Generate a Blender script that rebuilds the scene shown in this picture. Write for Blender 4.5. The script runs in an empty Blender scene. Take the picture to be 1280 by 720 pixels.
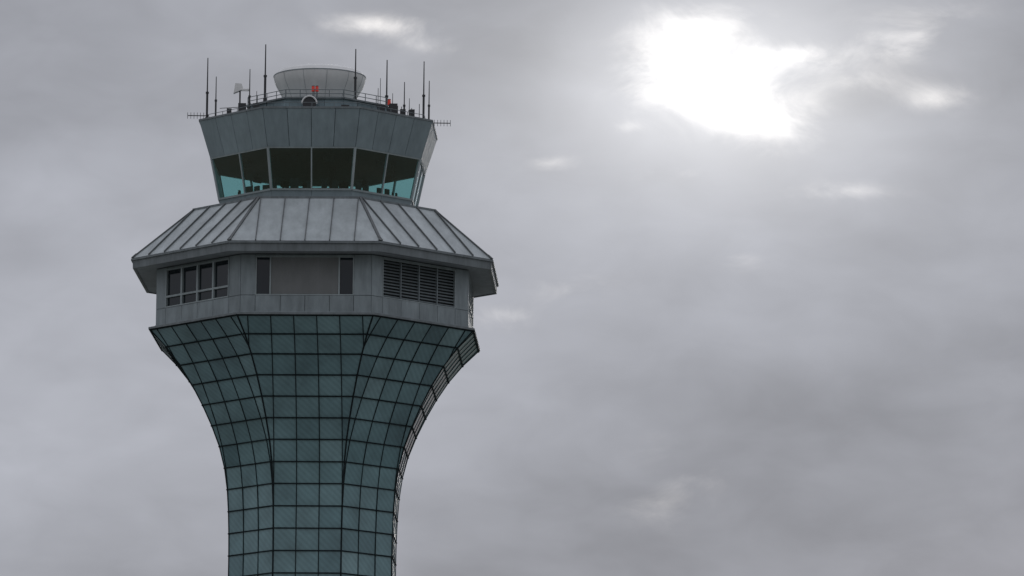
import bpy, math, random
from mathutils import Vector, Matrix
random.seed(7)
D2R = math.radians
scene = bpy.context.scene
scene.view_settings.view_transform = 'Standard'
scene.view_settings.look = 'None'
scene.view_settings.exposure = 0

# ---------------------------------------------------------------- materials
def new_mat(name):
    m = bpy.data.materials.new(name); m.use_nodes = True
    nt = m.node_tree
    b = nt.nodes.get('Principled BSDF')
    return m, nt, b

def painted(name, col, rough=0.5, metal=0.0, island=0.12, dirt=0.35, scale=(1.2, 1.2, 0.25), bump=0.05, spec=0.5):
    """weathered sheet / paint: per-panel variation, vertical run-off streaks, blotches"""
    m, nt, b = new_mat(name)
    N, L = nt.nodes, nt.links
    tc = N.new('ShaderNodeTexCoord')
    mp = N.new('ShaderNodeMapping'); mp.inputs['Scale'].default_value = scale
    L.new(tc.outputs['Object'], mp.inputs['Vector'])
    n1 = N.new('ShaderNodeTexNoise'); n1.inputs['Scale'].default_value = 2.2; n1.inputs['Detail'].default_value = 8; n1.inputs['Roughness'].default_value = .65
    L.new(mp.outputs[0], n1.inputs['Vector'])
    n2 = N.new('ShaderNodeTexNoise'); n2.inputs['Scale'].default_value = .7; n2.inputs['Detail'].default_value = 5
    L.new(tc.outputs['Object'], n2.inputs['Vector'])
    r1 = N.new('ShaderNodeMapRange'); r1.inputs[1].default_value = .35; r1.inputs[2].default_value = .7
    r1.inputs[3].default_value = 1.0; r1.inputs[4].default_value = 1 - dirt
    L.new(n1.outputs[0], r1.inputs[0])
    r2 = N.new('ShaderNodeMapRange'); r2.inputs[1].default_value = .3; r2.inputs[2].default_value = .7
    r2.inputs[3].default_value = 1 - dirt * .5; r2.inputs[4].default_value = 1.08
    L.new(n2.outputs[0], r2.inputs[0])
    g = N.new('ShaderNodeNewGeometry')
    r3 = N.new('ShaderNodeMapRange'); r3.inputs[3].default_value = 1 - island; r3.inputs[4].default_value = 1 + island
    L.new(g.outputs['Random Per Island'], r3.inputs[0])
    a = N.new('ShaderNodeMath'); a.operation = 'MULTIPLY'; L.new(r1.outputs[0], a.inputs[0]); L.new(r2.outputs[0], a.inputs[1])
    c = N.new('ShaderNodeMath'); c.operation = 'MULTIPLY'; L.new(a.outputs[0], c.inputs[0]); L.new(r3.outputs[0], c.inputs[1])
    v = N.new('ShaderNodeVectorMath'); v.operation = 'SCALE'; v.inputs[0].default_value = col
    L.new(c.outputs[0], v.inputs['Scale'])
    L.new(v.outputs[0], b.inputs['Base Color'])
    rr = N.new('ShaderNodeMapRange'); rr.inputs[3].default_value = max(.05, rough - .1); rr.inputs[4].default_value = min(1, rough + .15)
    L.new(n1.outputs[0], rr.inputs[0]); L.new(rr.outputs[0], b.inputs['Roughness'])
    b.inputs['Metallic'].default_value = metal
    b.inputs['Specular IOR Level'].default_value = spec
    bp = N.new('ShaderNodeBump'); bp.inputs['Strength'].default_value = bump; bp.inputs['Distance'].default_value = .1
    L.new(n2.outputs[0], bp.inputs['Height']); L.new(bp.outputs[0], b.inputs['Normal'])
    return m

M_grey = painted('fascia_panel_paint', (.265, .325, .34), .42, .0, .08, .20)
M_wall = painted('wall_panel_paint', (.30, .345, .355), .5, .0, .07, .3)
M_roof = painted('standing_seam_metal', (.44, .475, .475), .45, .25, .09, .22, (.9, .5, .5))
M_seam = painted('seam_metal', (.15, .16, .16), .5, .2, .02, .3)
M_fasc = painted('gutter_metal', (.20, .225, .23), .5, .0, .03, .35)
M_soff = painted('soffit_paint', (.30, .33, .34), .6, 0, .03, .25)
M_dark = painted('dark_backing', (.025, .03, .03), .7, 0, 0, .2)
M_mull = painted('dark_mullion_metal', (.02, .028, .03), .75, .0, .0, .3, spec=.08)
M_frame = painted('window_frame_aluminium', (.36, .41, .41), .45, .1, .03, .2)
M_infill = painted('infill_screen', (.20, .205, .20), .8, 0, 0, .12)
M_louv = painted('louvre_blade_metal', (.21, .24, .25), .5, .1, .05, .3)
M_white = painted('radome_white', (.80, .785, .76), .5, 0, .0, .10, (1, 1, .4))
M_int = painted('cab_interior_dark', (.02, .022, .022), .8, 0, 0, .2)
M_ant = painted('antenna_dark', (.05, .05, .052), .5, .3, .0, .2)
M_red = painted('obstruction_light_red', (.6, .05, .03), .3, 0, 0, .1)
rb = M_red.node_tree.nodes['Principled BSDF']; rb.inputs['Emission Color'].default_value = (1, .06, .03, 1); rb.inputs['Emission Strength'].default_value = .1
M_drum = painted('penthouse_paint', (.20, .27, .29), .5, 0, .1, .3)
M_conc = painted('concrete', (.32, .31, .29), .85, 0, .05, .3, (.3, .3, .3))

# dark opaque office glass
M_dglass, nt, b = new_mat('office_glass')
b.inputs['Base Color'].default_value = (.012, .018, .022, 1); b.inputs['Roughness'].default_value = .06
n = nt.nodes.new('ShaderNodeTexNoise'); n.inputs['Scale'].default_value = .8
tc = nt.nodes.new('ShaderNodeTexCoord'); nt.links.new(tc.outputs['Object'], n.inputs[0])
bp = nt.nodes.new('ShaderNodeBump'); bp.inputs['Strength'].default_value = .05; nt.links.new(n.outputs[0], bp.inputs['Height']); nt.links.new(bp.outputs[0], b.inputs['Normal'])

# tinted see-through cab glass
M_glass = bpy.data.materials.new('cab_glass'); M_glass.use_nodes = True
nt = M_glass.node_tree; nt.nodes.clear(); N, L = nt.nodes, nt.links
out = N.new('ShaderNodeOutputMaterial'); mx = N.new('ShaderNodeMixShader')
tr = N.new('ShaderNodeBsdfTransparent'); tr.inputs[0].default_value = (.52, .80, .80, 1)
gl = N.new('ShaderNodeBsdfGlossy'); gl.inputs['Roughness'].default_value = .02; gl.inputs[0].default_value = (.9, .95, .95, 1)
lw = N.new('ShaderNodeLayerWeight'); lw.inputs[0].default_value = .5
pw_ = N.new('ShaderNodeMath'); pw_.operation = 'POWER'; pw_.inputs[1].default_value = 4.5; L.new(lw.outputs['Facing'], pw_.inputs[0])
fr = N.new('ShaderNodeMapRange'); fr.inputs[3].default_value = .15; fr.inputs[4].default_value = .95; L.new(pw_.outputs[0], fr.inputs[0])
tcn = N.new('ShaderNodeTexCoord'); nn = N.new('ShaderNodeTexNoise'); nn.inputs['Scale'].default_value = 1.1; nn.inputs['Detail'].default_value = 5; L.new(tcn.outputs['Object'], nn.inputs[0])
bpn = N.new('ShaderNodeBump'); bpn.inputs['Strength'].default_value = .15; L.new(nn.outputs[0], bpn.inputs['Height']); L.new(bpn.outputs[0], gl.inputs['Normal'])
L.new(fr.outputs[0], mx.inputs[0]); L.new(tr.outputs[0], mx.inputs[1]); L.new(gl.outputs[0], mx.inputs[2]); L.new(mx.outputs[0], out.inputs[0])

# teal fritted spandrel glass of the shaft
M_teal, nt, b = new_mat('teal_spandrel_glass'); N, L = nt.nodes, nt.links
g = N.new('ShaderNodeNewGeometry')
cr = N.new('ShaderNodeValToRGB')
cr.color_ramp.elements[0].color = (.115, .195, .208, 1); cr.color_ramp.elements[1].color = (.230, .350, .358, 1)
e = cr.color_ramp.elements.new(.12); e.color = (.150, .252, .265, 1)
e = cr.color_ramp.elements.new(.88); e.color = (.188, .300, .310, 1)
L.new(g.outputs['Random Per Island'], cr.inputs[0])
tc = N.new('ShaderNodeTexCoord')
nz = N.new('ShaderNodeTexNoise'); nz.inputs['Scale'].default_value = .5; nz.inputs['Detail'].default_value = 7; nz.inputs['Roughness'].default_value = .6
L.new(tc.outputs['Object'], nz.inputs[0])
mr = N.new('ShaderNodeMapRange'); mr.inputs[1].default_value = .3; mr.inputs[2].default_value = .7; mr.inputs[3].default_value = .74; mr.inputs[4].default_value = 1.2
L.new(nz.outputs[0], mr.inputs[0])
uv = N.new('ShaderNodeUVMap'); uv.uv_map = 'UVMap'
wv = N.new('ShaderNodeTexWave'); wv.wave_type = 'BANDS'; wv.bands_direction = 'DIAGONAL'; wv.inputs['Scale'].default_value = 1.5; wv.inputs['Distortion'].default_value = .3
L.new(uv.outputs[0], wv.inputs[0])
mw = N.new('ShaderNodeMapRange'); mw.inputs[3].default_value = .90; mw.inputs[4].default_value = 1.05; L.new(wv.outputs['Fac'], mw.inputs[0])
m1 = N.new('ShaderNodeMath'); m1.operation = 'MULTIPLY'; L.new(mr.outputs[0], m1.inputs[0]); L.new(mw.outputs[0], m1.inputs[1])
vm = N.new('ShaderNodeVectorMath'); vm.operation = 'SCALE'; L.new(cr.outputs[0], vm.inputs[0]); L.new(m1.outputs[0], vm.inputs['Scale'])
L.new(vm.outputs[0], b.inputs['Base Color'])
b.inputs['Roughness'].default_value = .30
b.inputs['Specular IOR Level'].default_value = .5
bp = N.new('ShaderNodeBump'); bp.inputs['Strength'].default_value = .08; bp.inputs['Distance'].default_value = .1; L.new(nz.outputs[0], bp.inputs['Height']); L.new(bp.outputs[0], b.inputs['Normal'])

# ---------------------------------------------------------------- mesh helpers
class MB:
    def __init__(s): s.v = []; s.f = []; s.uv = []
    def poly(s, pts, uvs=None):
        i = len(s.v); s.v += [tuple(p) for p in pts]; s.f.append(tuple(range(i, i + len(pts))))
        s.uv += (uvs if uvs else [(0, 0)] * len(pts))
    def hexa(s, a, b):
        i = len(s.v); s.v += [tuple(p) for p in a] + [tuple(p) for p in b]
        fs = [(3, 2, 1, 0), (4, 5, 6, 7)] + [(k, (k + 1) % 4, 4 + (k + 1) % 4, 4 + k) for k in range(4)]
        for f in fs:
            s.f.append(tuple(i + k for k in f)); s.uv += [(0, 0)] * 4
    def bar(s, p, q, n, w, t0, t1, ext=0):
        p = Vector(p); q = Vector(q); d = (q - p).normalized(); p = p - d * ext; q = q + d * ext
        n = Vector(n); n = (n - d * n.dot(d)).normalized(); c = n.cross(d) * (w / 2)
        a = [p - c, p + c, q + c, q - c]
        s.hexa([x + n * t0 for x in a], [x + n * t1 for x in a])
    def box(s, c, sz, rz=0):
        c = Vector(c); R = Matrix.Rotation(rz, 3, 'Z')
        x, y, z = sz[0] / 2, sz[1] / 2, sz[2] / 2
        lo = [c + R @ Vector(p) for p in [(-x, -y, -z), (x, -y, -z), (x, y, -z), (-x, y, -z)]]
        hi = [c + R @ Vector(p) for p in [(-x, -y, z), (x, -y, z), (x, y, z), (-x, y, z)]]
        s.hexa(lo, hi)
    def tube(s, p, q, r0, r1=None, n=8):
        r1 = r0 if r1 is None else r1
        p = Vector(p); q = Vector(q); d = (q - p).normalized()
        a = d.orthogonal().normalized(); b = d.cross(a)
        i = len(s.v)
        for (c, r) in ((p, r0), (q, r1)):
            for k in range(n):
                t = 2 * math.pi * k / n; s.v.append(tuple(c + a * r * math.cos(t) + b * r * math.sin(t)))
        for k in range(n):
            s.f.append((i + k, i + (k + 1) % n, i + n + (k + 1) % n, i + n + k)); s.uv += [(0, 0)] * 4
        s.f.append(tuple(i + k for k in range(n))[::-1]); s.uv += [(0, 0)] * n
        s.f.append(tuple(i + n + k for k in range(n))); s.uv += [(0, 0)] * n
    def lathe(s, prof, c=(0, 0, 0), n=64):
        i = len(s.v); m = len(prof)
        for k in range(n):
            t = 2 * math.pi * k / n
            for r, h in prof: s.v.append((c[0] + r * math.cos(t), c[1] + r * math.sin(t), c[2] + h))
        for k in range(n):
            k2 = (k + 1) % n
            for j in range(m - 1):
                s.f.append((i + k * m + j, i + k2 * m + j, i + k2 * m + j + 1, i + k * m + j + 1)); s.uv += [(0, 0)] * 4
    def obj(s, name, mat, parent=None, smooth=False, bevel=0):
        me = bpy.data.meshes.new(name); me.from_pydata(s.v, [], s.f)
        ul = me.uv_layers.new(name='UVMap')
        for k, u in enumerate(s.uv): ul.data[k].uv = u
        me.materials.append(mat)
        if smooth:
            for p in me.polygons: p.use_smooth = True
        me.update()
        o = bpy.data.objects.new(name, me); scene.collection.objects.link(o)
        if parent: o.parent = parent
        if bevel:
            bv = o.modifiers.new('bevel', 'BEVEL'); bv.width = bevel; bv.segments = 2; bv.limit_method = 'ANGLE'
        return o

TH = -3.9
C22 = math.cos(D2R(22.5)); S22 = math.sin(D2R(22.5))
def frame(k):
    a = D2R(TH + 45 * k)
    return Vector((math.sin(a), -math.cos(a), 0)), Vector((math.cos(a), math.sin(a), 0))
Z = Vector((0, 0, 1))
def P(k, R, h, u): n, t = frame(k); return n * (R * C22) + t * u + Z * h
def V(k, R, h): return P(k, R, h, R * S22)
def fnorm(k, R0, h0, R1, h1):
    n, t = frame(k); s = (n * ((R1 - R0) * C22) + Z * (h1 - h0)).normalized(); return t.cross(s)
def ring(mb, R0, h0, R1, h1):
    for k in range(8):
        mb.poly([P(k, R0, h0, -R0 * S22), P(k, R0, h0, R0 * S22), P(k, R1, h1, R1 * S22), P(k, R1, h1, -R1 * S22)])
def clipu(poly, ua, ub):
    def half(ps, f):
        o = []
        for i in range(len(ps)):
            a, b = ps[i], ps[(i + 1) % len(ps)]; fa, fb = f(a), f(b)
            if fa >= 0: o.append(a)
            if fa * fb < 0:
                t = fa / (fa - fb); o.append((a[0] + (b[0] - a[0]) * t, a[1] + (b[1] - a[1]) * t))
        return o
    return half(half(poly, lambda p: p[0] - ua), lambda p: ub - p[0])

tower = bpy.data.objects.new('air_traffic_control_tower', None); scene.collection.objects.link(tower)

# ---------------------------------------------------------------- flared glazed shaft
prof = [(10.80, 61.30), (9.75, 60.30), (8.82, 59.20), (8.02, 58.02), (7.32, 56.80), (6.70, 55.55), (6.18, 54.28), (5.82, 52.95),
        (5.62, 51.62), (5.52, 50.25), (5.47, 48.88), (5.45, 47.50)]
h = 47.5
while h > 6:
    h -= 1.38; prof.append((5.45, h))
prof.append((5.45, 0.0))
MOD = 1.4
glz, mul, back = MB(), MB(), MB()
for i in range(len(prof) - 1):
    R1, h1 = prof[i]; R0, h0 = prof[i + 1]
    ring(back, R0 - .07, h0, R1 - .07, h1)
    for k in range(8):
        w0, w1 = R0 * S22, R1 * S22
        nrm = fnorm(k, R0, h0, R1, h1)
        tz = [(-w0, 0.), (w0, 0.), (w1, 1.), (-w1, 1.)]
        for c in range(-3, 4):
            pl = clipu(tz, (c - .5) * MOD, (c + .5) * MOD)
            if len(pl) < 3: continue
            if max(p[0] for p in pl) - min(p[0] for p in pl) < .06: continue
            cx = sum(p[0] for p in pl) / len(pl); cy = sum(p[1] for p in pl) / len(pl)
            pts = []; uvs = []
            tlt = (random.uniform(-.015, .015), random.uniform(-.015, .015))
            for (u, v) in pl:
                u2 = cx + (u - cx) * .975; v2 = cy + (v - cy) * .975
                p = P(k, R0 + (R1 - R0) * v2, h0 + (h1 - h0) * v2, u2)
                p = p + nrm * (tlt[0] * (u2 - cx) + tlt[1] * (v2 - cy))
                pts.append(p); uvs.append((u2, v2 * 1.4))
            glz.poly(pts, uvs)
        for c in range(-3, 3):
            u = (c + .5) * MOD; a = abs(u)
            if a > w1 - .03: continue
            v0 = 0.0 if a <= w0 else (a - w0) / (w1 - w0)
            if v0 > .97: continue
            mul.bar(P(k, R0 + (R1 - R0) * v0, h0 + (h1 - h0) * v0, u), P(k, R1, h1, u), nrm, .055, -.05, .035)
        mul.bar(P(k, R1, h1, -w1), P(k, R1, h1, w1), nrm, .075, -.05, .06, .05)
        nn = (fnorm(k, R0, h0, R1, h1) + fnorm(k + 1, R0, h0, R1, h1)).normalized()
        mul.bar(V(k, R0, h0), V(k, R1, h1), nn, .09, -.06, .03)
glz.obj('shaft_glazing', M_teal, tower); mul.obj('shaft_mullions', M_mull, tower); back.obj('shaft_backing', M_dark, tower)

# ---------------------------------------------------------------- office level
RW = 10.45; HW0, HW1 = 61.42, 65.10
wb, wp, fr_, gls, inf, lou, ledge = MB(), MB(), MB(), MB(), MB(), MB(), MB()
ring(wb, RW - .25, HW0 - .1, RW - .25, HW1 + .1)
ring(ledge, 10.92, 61.33, 10.92, 61.45); ring(ledge, 10.92, 61.45, RW - .3, 61.46); ring(ledge, 10.6, 61.31, 10.92, 61.33)
def plate(mb, k, R, u0, u1, h0, h1, t0=-.12, t1=0., g=.012):
    n, t = frame(k)
    a = [P(k, R, h0 + g, u0 + g), P(k, R, h0 + g, u1 - g), P(k, R, h1 - g, u1 - g), P(k, R, h1 - g, u0 + g)]
    mb.hexa([x + n * t0 for x in a], [x + n * t1 for x in a])
def framebox(mb, k, R, u0, u1, h0, h1, w, t0, t1):
    plate(mb, k, R, u0, u1, h0, h0 + w, t0, t1, 0); plate(mb, k, R, u0, u1, h1 - w, h1, t0, t1, 0)
    plate(mb, k, R, u0, u0 + w, h0 + w, h1 - w, t0, t1, 0); plate(mb, k, R, u1 - w, u1, h0 + w, h1 - w, t0, t1, 0)
W = RW * S22
for k in range(8):
    n, t = frame(k)
    typ = {0: 'screen', 7: 'win', 1: 'louv', 2: 'win', 3: 'screen', 4: 'win', 5: 'louv', 6: 'screen'}[k]
    u0, u1 = -3.08, 2.92; o0, o1 = 62.58, 64.98
    plate(wp, k, RW, -W + .01, u0, o0, HW1); plate(wp, k, RW, u1, W - .01, o0, HW1)
    plate(wp, k, RW, u0, u1, o1, HW1)
    us = [-W + .01, -3.08, -1.55, -.05, 1.45, 2.92, W - .01]
    for a, b_ in zip(us[:-1], us[1:]): plate(wp, k, RW, a, b_, HW0, o0)
    plate(wp, k, RW, -W, W, HW0 + .0, HW0 + .16, 0.002, .05, 0)
    if typ == 'screen':
        plate(inf, k, RW, -2.16, 2.0, o0 + .06, o1, -.2, -.06)
        plate(gls, k, RW, u0 + .05, -2.2, o0, o1, -.2, -.14); plate(gls, k, RW, 2.06, u1 - .05, o0, o1, -.2, -.14)
        framebox(fr_, k, RW, u0, u1, o0, o1, .06, -.15, .02)
        plate(fr_, k, RW, -2.22, -2.14, o0 + .06, o1 - .06, -.15, .02, 0); plate(fr_, k, RW, 1.98, 2.06, o0 + .06, o1 - .06, -.15, .02, 0)
    elif typ == 'win':
        plate(gls, k, RW, u0, u1, o0, o1, -.22, -.12)
        framebox(fr_, k, RW, u0, u1, o0, o1, .07, -.14, .03)
        for j in range(1, 4):
            uu = u0 + (u1 - u0) * j / 4; plate(fr_, k, RW, uu - .07, uu + .07, o0 + .07, o1 - .07, -.14, .025, 0)
        for j in range(4):
            ua = u0 + 1.5 * j + .07; ub = ua + 1.36
            plate(fr_, k, RW, ua, ub, 63.20, 63.32, -.14, .02, 0)
    else:
        framebox(fr_, k, RW, u0, u1, o0, o1, .05, -.15, .01)
        for j in range(1, 4):
            uu = u0 + (u1 - u0) * j / 4; plate(lou, k, RW, uu - .04, uu + .04, o0 + .05, o1 - .05, -.15, .0, 0)
        hh = o0 + .08
        while hh < o1 - .12:
            a = P(k, RW, hh, u0 + .05); b2 = P(k, RW, hh, u1 - .05)
            d = (Z * .8 - n * .6).normalized()
            c0 = [a - n * .02, b2 - n * .02, b2 - n * .02 + d * .11, a - n * .02 + d * .11]
            pn = (n * .8 + Z * .6) * .012
            lou.hexa([x - pn for x in c0], [x + pn for x in c0]); hh += .19
wb.obj('office_level_core', M_dark, tower); wp.obj('office_level_panels', M_wall, tower, bevel=.008)
fr_.obj('office_window_frames', M_frame, tower); gls.obj('office_windows', M_dglass, tower)
inf.obj('office_screen_panel', M_infill, tower); lou.obj('louvres', M_louv, tower); ledge.obj('shaft_top_ledge', M_fasc, tower)

# ---------------------------------------------------------------- skirt roof
RS = 12.0; HS0, HS1 = 65.06, 65.66; RT, HT = 8.15, 68.98
sf, fa, rf, sm = MB(), MB(), MB(), MB()
ring(sf, RW - .35, 65.16, RS - .1, HS0 + .03)
ring(fa, RS - .18, HS0 + .03, RS - .18, HS0 - .01)
ring(fa, RS - .18, HS0 - .01, RS, HS0 - .01)
ring(fa, RS, HS0 - .01, RS + .02, HS1 - .14)
ring(fa, RS + .02, HS1 - .14, RS + .13, HS1 - .12)
ring(fa, RS + .13, HS1 - .12, RS + .13, HS1)
ring(fa, RS + .13, HS1, RS - .2, HS1 + .02)
R0, h0, R1, h1 = RS + .05, HS1 + .03, RT, HT
for k in range(8):
    w0, w1 = R0 * S22, R1 * S22; nrm = fnorm(k, R0, h0, R1, h1)
    tz = [(-w0, 0.), (w0, 0.), (w1, 1.), (-w1, 1.)]
    for c in range(-4, 4):
        pl = clipu(tz, c * 1.5, (c + 1) * 1.5)
        if len(pl) < 3: continue
        rf.poly([P(k, R0 + (R1 - R0) * v, h0 + (h1 - h0) * v, u) for u, v in pl])
    for c in range(-3, 4):
        u = c * 1.5; a = abs(u); v1 = 1. if a <= w1 else (w0 - a) / (w0 - w1)
        if v1 < .03: continue
        sm.bar(P(k, R0, h0, u), P(k, R0 + (R1 - R0) * v1, h0 + (h1 - h0) * v1, u), nrm, .05, 0.0, .10)
    nn = (fnorm(k, R0, h0, R1, h1) + fnorm(k + 1, R0, h0, R1, h1)).normalized()
    sm.bar(V(k, R0, h0), V(k, R1, h1), nn, .16, -.02, .07)
ring(fa, RT + .06, HT - .04, RT + .06, HT + .1); ring(fa, RT + .06, HT + .1, 6.0, HT + .12)
sf.obj('skirt_soffit', M_soff, tower); fa.obj('skirt_fascia', M_fasc, tower); rf.obj('skirt_roof', M_roof, tower); sm.obj('skirt_roof_seams', M_seam, tower)

# ---------------------------------------------------------------- cab
cs, cg, cf, cp, ci = MB(), MB(), MB(), MB(), MB()
RB, HB = 6.32, 68.95; RG0, HG0 = 6.50, 69.80; RG1, HG1 = 7.06, 72.34; RF, HF = 7.84, 74.66
def splate(mb, k, Ra, ha, Rb, hb, fa_, fb_, va, vb, g, t0, t1):
    nrm = fnorm(k, Ra, ha, Rb, hb)
    pts = []
    for f, v in ((fa_, va), (fb_, va), (fb_, vb), (fa_, vb)):
        R = Ra + (Rb - Ra) * v; hh = ha + (hb - ha) * v
        s = -1 if f == fb_ else 1
        pts.append(P(k, R, hh + (g if v == va else -g), f * R * S22 + s * g))
    if t1 - t0 < .001: mb.poly([p + nrm * t0 for p in pts])
    else: mb.hexa([p + nrm * t0 for p in pts], [p + nrm * t1 for p in pts])
for k in range(8):
    for j in range(2):
        splate(cs, k, RB, HB, RG0, HG0, -1 + j, j, 0, 1, .008, -.15, 0)
    nrm = fnorm(k, RG0, HG0, RG1, HG1)
    cf.bar(P(k, RG0, HG0, -RG0 * S22), P(k, RG0, HG0, RG0 * S22), nrm, .12, -.1, .06)
    cf.bar(P(k, RG1, HG1, -RG1 * S22), P(k, RG1, HG1, RG1 * S22), nrm, .10, -.1, .03)
    nn = (nrm + fnorm(k + 1, RG0, HG0, RG1, HG1)).normalized()
    cf.bar(V(k, RG0, HG0), V(k, RG1, HG1), nn, .14, -.12, .04)
    cf.bar(P(k, RG0, HG0, 0), P(k, RG1, HG1, 0), nrm, .08, -.1, .035)
    for j in range(2):
        splate(cg, k, RG0, HG0, RG1, HG1, -1 + j, j, 0, 1, 0.0, -.02, -.02)
    for j in range(4):
        splate(cp, k, RG1 + .03, HG1 + .02, RF, HF, -1 + j * .5, -.5 + j * .5, 0, 1, .014, -.1, .03)
ring(ci, RG1 - .12, HG1 + .0, RF - .12, HF)
ring(ci, 0.01, HG1 - .02, RG1 - .05, HG1 - .02); ring(ci, 0.01, 69.0, RB - .1, 69.0)
ring(ci, RB - .18, HB, RG0 - .18, HG0)
for k in range(8):
    n, t = frame(k)
    a = math.atan2(t.y, t.x)
    c = n * 4.75; ci.box((c.x, c.y, 69.55), (3.4, .8, 1.0), a)
    for j in (-1.1, -.25, .7, 1.3):
        c = n * (4.9 + random.uniform(-.2, .1)) + t * (j + random.uniform(-.2, .2)); hm = random.uniform(.3, .6)
        ci.box((c.x, c.y, 70.08 + hm / 2), (random.uniform(.3, .6), .12, hm), a + random.uniform(-.3, .3))
        ci.box((c.x, c.y, 70.06), (.08, .08, .14), a)
    for j in (-1.3, 1.0):
        c = n * 4.7 + t * j; ci.box((c.x, c.y, 72.0), (.62, .12, .42), a); ci.box((c.x, c.y, 72.26), (.06, .06, .2), a)
ci.tube((0.9, .6, 69), (0.9, .6, 72.4), .22, n=12)
cap = MB()
ring(cap, RF - .1, HF - .02, RF + .07, HF - .02); ring(cap, RF + .07, HF - .02, RF + .07, HF + .10); ring(cap, RF + .07, HF + .10, RF - .5, HF + .10)
ring(cap, RF - .5, HF + .1, 0.01, HF + .02)
cs.obj('cab_base_panels', M_grey, tower); cg.obj('cab_windows', M_glass, tower); cf.obj('cab_window_mullions', M_frame, tower)
cp.obj('cab_parapet_panels', M_grey, tower, bevel=.01); ci.obj('cab_interior', M_int, tower); cap.obj('cab_roof_coping', M_fasc, tower)

# ---------------------------------------------------------------- rooftop penthouse, rail, radome
dr, rl = MB(), MB()
RD, HD0, HD1 = 4.75, 74.6, 75.85
for k in range(8):
    for j in range(3):
        splate(dr, k, RD, HD0, RD - .1, HD1, -1 + j * 2 / 3, -1 + (j + 1) * 2 / 3, 0, 1, .012, -.1, 0)
    rl.bar(P(k, RD, HD1 + .02, -RD * S22), P(k, RD, HD1 + .02, RD * S22), frame(k)[0], .1, -.15, .06)
    for hh in (.3, .55):
        rl.tube(P(k, RD - .05, HD1 + hh, -RD * S22), P(k, RD - .05, HD1 + hh, RD * S22), .022, n=6)
    for j in range(5):
        u = (-1 + j * .5) * RD * S22; rl.tube(P(k, RD - .05, HD1, u), P(k, RD - .05, HD1 + .55, u), .025, n=6)
ring(dr, RD - .12, HD1 - .03, .01, HD1)
RR = 7.3
for k in range(8):
    for hh in (.45,):
        rl.tube(P(k, RR, HF + hh, -RR * S22), P(k, RR, HF + hh, RR * S22), .018, n=6)
    for j in range(5):
        u = (-1 + j * .5) * RR * S22; rl.tube(P(k, RR, HF, u), P(k, RR, HF + .45, u), .02, n=6)
dr.obj('roof_penthouse', M_drum, tower); rl.obj('roof_railings', M_fasc, tower)
rd = MB()
pr = [(0.01, 76.2), (2.1, 76.2), (2.24, 76.5), (2.38, 76.8), (2.54, 77.1), (2.72, 77.42), (2.83, 77.70), (2.88, 77.93), (2.89, 78.00), (2.89, 78.08), (2.84, 78.11), (2.78, 78.14)]
for j in range(1, 9):
    a = j / 8 * math.pi / 2; pr.append((2.78 * math.cos(a) ** .8 if j < 8 else .005, 78.14 + .50 * math.sin(a)))
rd.lathe(pr, n=72); rd.obj('radome', M_white, tower, smooth=True)
rj = MB(); rj.lathe([(2.88, 78.01), (2.91, 78.01), (2.91, 78.07), (2.88, 78.07)], n=72); rj.lathe([(1.6, 75.8), (1.6, 76.2)], n=32)
for j in range(12):
    a = 2 * math.pi * (j + .3) / 12
    for (ra, za), (rb_, zb) in zip(pr[1:8], pr[2:9]):
        rj.tube(((ra + .005) * math.cos(a), (ra + .005) * math.sin(a), za), ((rb_ + .005) * math.cos(a), (rb_ + .005) * math.sin(a), zb), .012, n=4)
rj.obj('radome_joint', M_soff, tower)

# ---------------------------------------------------------------- antennas & roof clutter
an, wh, rd2 = MB(), MB(), MB()
def ytop(y, dep): return 79.08 - (y - 80) * .0513 - dep * .205
def whip(x, y, dep, base=74.7, r=.045):
    xo = x; yo = -dep; top = ytop(y, dep); mid = base + (top - base) * .45
    an.tube((xo, yo, base), (xo, yo, mid), r * 1.25, r * 1.25); an.tube((xo, yo, mid), (xo, yo, top), r * .8, r * .55)
    an.box((xo, yo, base + .12), (.22, .22, .24)); an.tube((xo, yo, mid - .06), (xo, yo, mid + .06), r * 1.8)
    return top
whip(-7.0, 78, 2.2, r=.055); whip(-6.45, 101, 2.6); whip(-4.35, 91, 3.2); whip(-3.40, 60, 2.6, 75.9, .06)
whip(2.22, 64, 3.2, 75.9, .06); whip(4.2, 77, 1.5, 74.7, .06); whip(5.3, 104, 2.0); whip(6.5, 78, 2.5, r=.055); whip(6.85, 102, 1.8)
whip(3.65, 112, 3.0, 74.7, .03); whip(3.85, 100, -3.5, 74.7, .03); whip(-3.9, 118, 4.0, 74.7, .03)
whip(4.55, 118, 3.6, 74.7, .03); whip(5.6, 124, 3.2, 74.7, .03)
def yagi(x0, x1, y, z, dep):
    an.tube((x0, -dep, z), (x1, -dep, z), .03)
    m = 7
    for j in range(m):
        xx = x0 + (x1 - x0) * j / (m - 1); an.tube((xx, -dep, z - .2), (xx, -dep, z + .2), .015, n=6)
yagi(-8.2, -7.0, 0, 75.05, 2.2); yagi(7.0, 8.2, 0, 74.9, 1.8)
an.tube((6.85, -1.8, 74.9), (7.0, -1.8, 74.9), .03)
wh.hexa([(-5.35, -3.1, 76.35), (-4.75, -3.1, 76.6), (-4.75, -2.7, 76.6), (-5.35, -2.7, 76.35)],
        [(-5.25, -3.1, 76.98), (-4.85, -3.1, 76.95), (-4.85, -2.7, 76.95), (-5.25, -2.7, 76.98)])
wh.box((-4.6, -3.1, 76.55), (.5, .15, .12)); an.box((-4.8, -3.0, 75.2), (.5, .4, 1.0)); an.tube((-4.95, -2.9, 74.7), (-4.95, -2.9, 76.5), .05)
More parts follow.
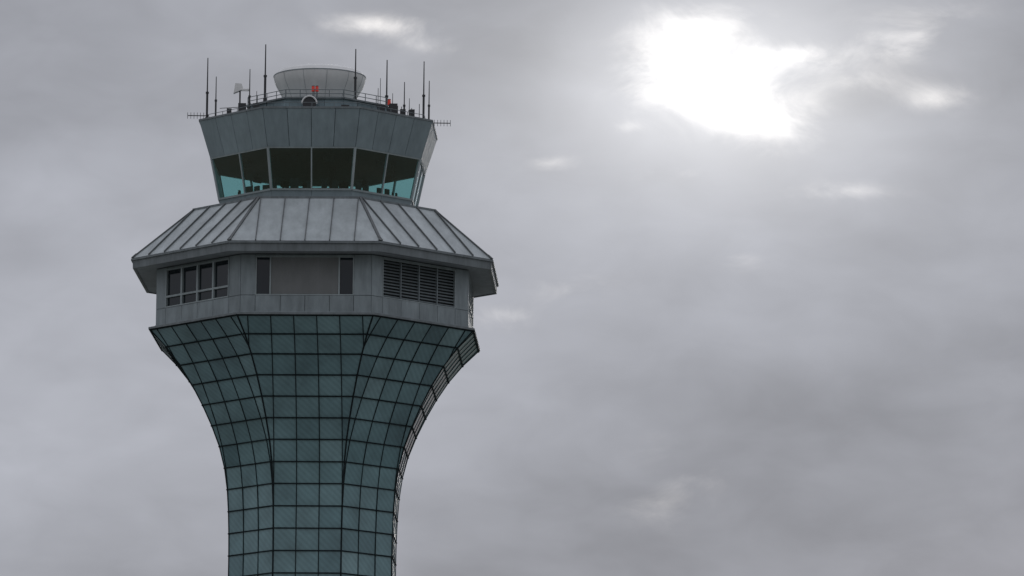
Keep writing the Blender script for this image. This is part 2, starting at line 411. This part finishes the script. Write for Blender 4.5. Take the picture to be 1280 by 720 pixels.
for j in range(14):
    a0 = math.pi * (j / 14) ; a1 = math.pi * ((j + 1) / 14)
    wh.tube((-.62 + .46 * math.cos(a0), -4.7, 75.45 + .46 * math.sin(a0)), (-.62 + .46 * math.cos(a1), -4.7, 75.45 + .46 * math.sin(a1)), .05)
an.tube((-.62, -4.62, 75.45), (-.62, -4.66, 75.45), .42, n=24)
for (x, dep, z) in ((-.40, 4.1, 76.45), (-.16, 4.1, 76.45), (4.35, 3.0, 75.9)):
    an.tube((x, -dep, 75.85 if z > 76 else 74.7), (x, -dep, z - .1), .03)
    rd2.tube((x, -dep, z - .12), (x, -dep, z + .2), .11, .085, n=12); an.tube((x, -dep, z + .2), (x, -dep, z + .23), .1, n=12)
for (x, dep, w, hh) in ((4.6, 4.2, .5, .9), (5.2, 3.2, .35, .75), (3.9, 4.8, .35, .7), (-5.6, 3.3, .3, .6), (5.8, 2.4, .3, .9), (-3.9, 4.6, .4, .7), (1.6, 5.3, .5, .55)):
    an.box((x, -dep, 74.7 + hh / 2), (w, .3, hh))
for j in range(9):
    x = random.uniform(3.2, 6.4); dep = random.uniform(0, 3.5); an.tube((x, -dep, 74.7), (x, -dep, 75.6 + random.uniform(0, .8)), .022, n=6)
an.tube((-6.2, -2.4, 75.5), (-4.9, -2.9, 75.5), .02, n=6)
an.obj('antennas', M_ant, tower); wh.obj('roof_equipment', M_white, tower); rd2.obj('obstruction_lights', M_red, tower)

# ---------------------------------------------------------------- podium and ground
pd = MB()
for k in range(8):
    splate(pd, k, 12, 0.0, 12, 5.2, -1, 1, 0, 1, 0, -.3, 0)
ring(pd, 12.2, 5.2, 12.2, 5.7); ring(pd, 12.2, 5.7, 5.0, 5.75); ring(pd, 12.2, 5.2, 11.8, 5.2)
pd.obj('podium', M_conc, tower)
pw = MB()
for k in range(8): splate(pw, k, 12, 1.2, 12, 3.8, -.8, .8, 0, 1, 0, 0.01, .06)
pw.obj('podium_windows', M_dglass, tower)

def sheet(name, x0, x1, y0, y1, z, mat):
    m = MB(); m.poly([(x0, y0, z), (x1, y0, z), (x1, y1, z), (x0, y1, z)]); return m.obj(name, mat)
M_gr, nt, b = new_mat('grass'); N, L = nt.nodes, nt.links
tc = N.new('ShaderNodeTexCoord'); nz = N.new('ShaderNodeTexNoise'); nz.inputs['Scale'].default_value = .02; nz.inputs['Detail'].default_value = 10
L.new(tc.outputs['Object'], nz.inputs[0]); cr = N.new('ShaderNodeValToRGB')
cr.color_ramp.elements[0].position = .35; cr.color_ramp.elements[0].color = (.05, .07, .035, 1)
cr.color_ramp.elements[1].position = .65; cr.color_ramp.elements[1].color = (.13, .13, .08, 1)
L.new(nz.outputs[0], cr.inputs[0]); L.new(cr.outputs[0], b.inputs['Base Color']); b.inputs['Roughness'].default_value = .95
sheet('ground', -9000, 9000, -9000, 9000, 0, M_gr)
M_asp = painted('apron_concrete', (.30, .30, .29), .9, 0, 0, .5, (.03, .03, .03))
sheet('apron', -160, 220, -175, 120, .004, M_asp)
M_rd = painted('asphalt', (.05, .05, .052), .9, 0, 0, .3, (.05, .05, .05))
sheet('taxiway', -1500, 1500, -372, -345, .008, M_rd)
sheet('service_road', -1500, 1500, -130, -118, .012, M_rd)
M_yel = painted('taxiway_marking_paint', (.6, .42, .05), .8, 0, 0, .3)
sheet('taxiway_marking', -1500, 1500, -358.7, -358.3, .012, M_yel)

# ---------------------------------------------------------------- sky
CAM_YAW, CAM_PITCH, CAM_ROLL = 1.855, 9.50, 0.55
def sdir(px, py):
    az = D2R(CAM_YAW + (px - 640) * .00760); el = D2R(CAM_PITCH + (360 - py) * .0075)
    return Vector((math.sin(az) * math.cos(el), math.cos(az) * math.cos(el), math.sin(el)))
world = bpy.data.worlds.new('World'); scene.world = world; world.use_nodes = True
nt = world.node_tree; nt.nodes.clear(); N, L = nt.nodes, nt.links
out = N.new('ShaderNodeOutputWorld')
tc = N.new('ShaderNodeTexCoord'); DIR = tc.outputs['Generated']
def math_(op, a, b_=None, clamp=False):
    m = N.new('ShaderNodeMath'); m.operation = op; m.use_clamp = clamp
    for i, x in enumerate((a, b_)):
        if x is None: continue
        if isinstance(x, (int, float)): m.inputs[i].default_value = x
        else: L.new(x, m.inputs[i])
    return m.outputs[0]
def noise(scale, stretch=(1, 1, 1), detail=6, rough=.5, dist=0., off=(0, 0, 0)):
    mp = N.new('ShaderNodeMapping'); mp.inputs['Scale'].default_value = stretch; mp.inputs['Location'].default_value = off
    L.new(DIR, mp.inputs['Vector'])
    n = N.new('ShaderNodeTexNoise'); n.inputs['Scale'].default_value = scale; n.inputs['Detail'].default_value = detail
    n.inputs['Roughness'].default_value = rough; n.inputs['Distortion'].default_value = dist
    L.new(mp.outputs[0], n.inputs['Vector']); return n.outputs[0]
def lobe(px, py, sx, sy, amp):
    d = sdir(px, py)
    s = N.new('ShaderNodeVectorMath'); s.operation = 'SUBTRACT'; L.new(DIR, s.inputs[0]); s.inputs[1].default_value = d
    m = N.new('ShaderNodeVectorMath'); m.operation = 'MULTIPLY'; L.new(s.outputs[0], m.inputs[0])
    kx, kz = 7644 / sx, 7644 / sy
    m.inputs[1].default_value = (kx, 4.0, kz)
    q = N.new('ShaderNodeVectorMath'); q.operation = 'DOT_PRODUCT'; L.new(m.outputs[0], q.inputs[0]); L.new(m.outputs[0], q.inputs[1])
    e = math_('EXPONENT', math_('MULTIPLY', q.outputs['Value'], -.5))
    return math_('MULTIPLY', e, amp)
def add(xs):
    r = xs[0]
    for x in xs[1:]: r = math_('ADD', r, x)
    return r
def mrange(x, a, b_, c, d, smooth=True):
    m = N.new('ShaderNodeMapRange'); m.interpolation_type = 'SMOOTHSTEP' if smooth else 'LINEAR'
    L.new(x, m.inputs[0]); m.inputs[1].default_value = a; m.inputs[2].default_value = b_; m.inputs[3].default_value = c; m.inputs[4].default_value = d
    return m.outputs[0]
nA = noise(16, (1, 1, 2.2), 4, .45, .3, (.3, 0, .1))
nB = noise(50, (1, 1, 2.0), 6, .5, .4, (.7, .2, .4))
nC = noise(62, (1, 1, 1.9), 8, .6, .5, (1.2, .5, .9))
base = add([mrange(nA, .3, .7, -.060, .060, False), mrange(nB, .3, .7, -.030, .030, False), lobe(60, 400, 330, 220, .05), lobe(1250, 640, 380, 260, -.09),
            lobe(1260, 20, 160, 160, -.06), lobe(80, 0, 300, 110, -.06), lobe(700, 330, 300, 180, .03), lobe(1090, 110, 60, 30, -.07), lobe(700, 20, 90, 40, -.05)])
base = math_('ADD', base, .378)
glow = add([lobe(890, 110, 300, 160, .12), lobe(900, 105, 135, 85, .30)])
holes = add([lobe(830, 80, 50, 34, .62), lobe(875, 35, 55, 24, .55), lobe(955, 140, 60, 30, .74), lobe(870, 112, 70, 24, .42), lobe(1000, 68, 60, 12, .60), lobe(1130, 55, 38, 14, .50),
             lobe(1170, 122, 34, 12, .50), lobe(1090, 100, 50, 10, .25), lobe(460, 34, 50, 11, .72), lobe(545, 58, 30, 9, .42), lobe(685, 202, 26, 8, .50), lobe(632, 395, 28, 12, .42),
             lobe(835, 605, 40, 36, .33), lobe(1045, 238, 50, 8, .34), lobe(835, 212, 30, 8, .30), lobe(930, 320, 30, 12, .32), lobe(785, 158, 14, 6, .3), lobe(1150, 20, 60, 20, .25), lobe(715, 360, 40, 14, .32)])
fld = math_('ADD', holes, mrange(nC, .3, .7, -.45, .45, False))
bright = math_('MULTIPLY', mrange(fld, .0, 1.4, 0., 1.), math_('MINIMUM', math_('MULTIPLY', holes, 1.25), 1.0))
# unseen warm sky glow, added low right to tint the shaft's edge reflections
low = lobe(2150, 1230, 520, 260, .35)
sx = N.new('ShaderNodeSeparateXYZ'); L.new(DIR, sx.inputs[0])
zen = mrange(sx.outputs[2], .2, 1.0, 1.0, 1.9, False)
def colscale(col, f):
    v = N.new('ShaderNodeVectorMath'); v.operation = 'SCALE'; v.inputs[0].default_value = col; L.new(f, v.inputs['Scale']); return v.outputs[0]
def vadd(a, b_):
    v = N.new('ShaderNodeVectorMath'); v.operation = 'ADD'; L.new(a, v.inputs[0]); L.new(b_, v.inputs[1]); return v.outputs[0]
cl = vadd(vadd(colscale((.925, .962, 1.08), math_('MULTIPLY', base, zen)), colscale((1.02, 1.0, .96), glow)), colscale((1.08, 1.02, .94), math_('MULTIPLY', bright, .98)))
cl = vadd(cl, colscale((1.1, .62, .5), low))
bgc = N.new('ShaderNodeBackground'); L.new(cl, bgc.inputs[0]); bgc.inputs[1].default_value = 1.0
sky = N.new('ShaderNodeTexSky'); sky.sky_type = 'NISHITA'; sky.sun_disc = False
sky.sun_elevation = D2R(11.5); sky.sun_rotation = D2R(3.75)
bgs = N.new('ShaderNodeBackground'); L.new(sky.outputs[0], bgs.inputs[0]); bgs.inputs[1].default_value = .05
mx = N.new('ShaderNodeMixShader'); mx.inputs[0].default_value = .992
L.new(bgs.outputs[0], mx.inputs[1]); L.new(bgc.outputs[0], mx.inputs[2]); L.new(mx.outputs[0], out.inputs[0])

sl = bpy.data.lights.new('sun', 'SUN'); sl.energy = .55; sl.angle = D2R(14); sl.color = (1, .96, .9)
so = bpy.data.objects.new('sun', sl); scene.collection.objects.link(so)
sd = sdir(890, 95); so.rotation_euler = sd.to_track_quat('Z', 'Y').to_euler()

# ---------------------------------------------------------------- camera
cd = bpy.data.cameras.new('camera'); cam = bpy.data.objects.new('camera', cd); scene.collection.objects.link(cam)
cd.lens = 215; cd.sensor_width = 36; cd.clip_end = 30000; cd.clip_start = 1
M = Matrix.Rotation(D2R(-CAM_YAW), 4, 'Z') @ Matrix.Rotation(D2R(90 + CAM_PITCH), 4, 'X') @ Matrix.Rotation(D2R(CAM_ROLL), 4, 'Z')
cam.matrix_world = Matrix.Translation((0, -377, 1.7)) @ M
scene.camera = cam
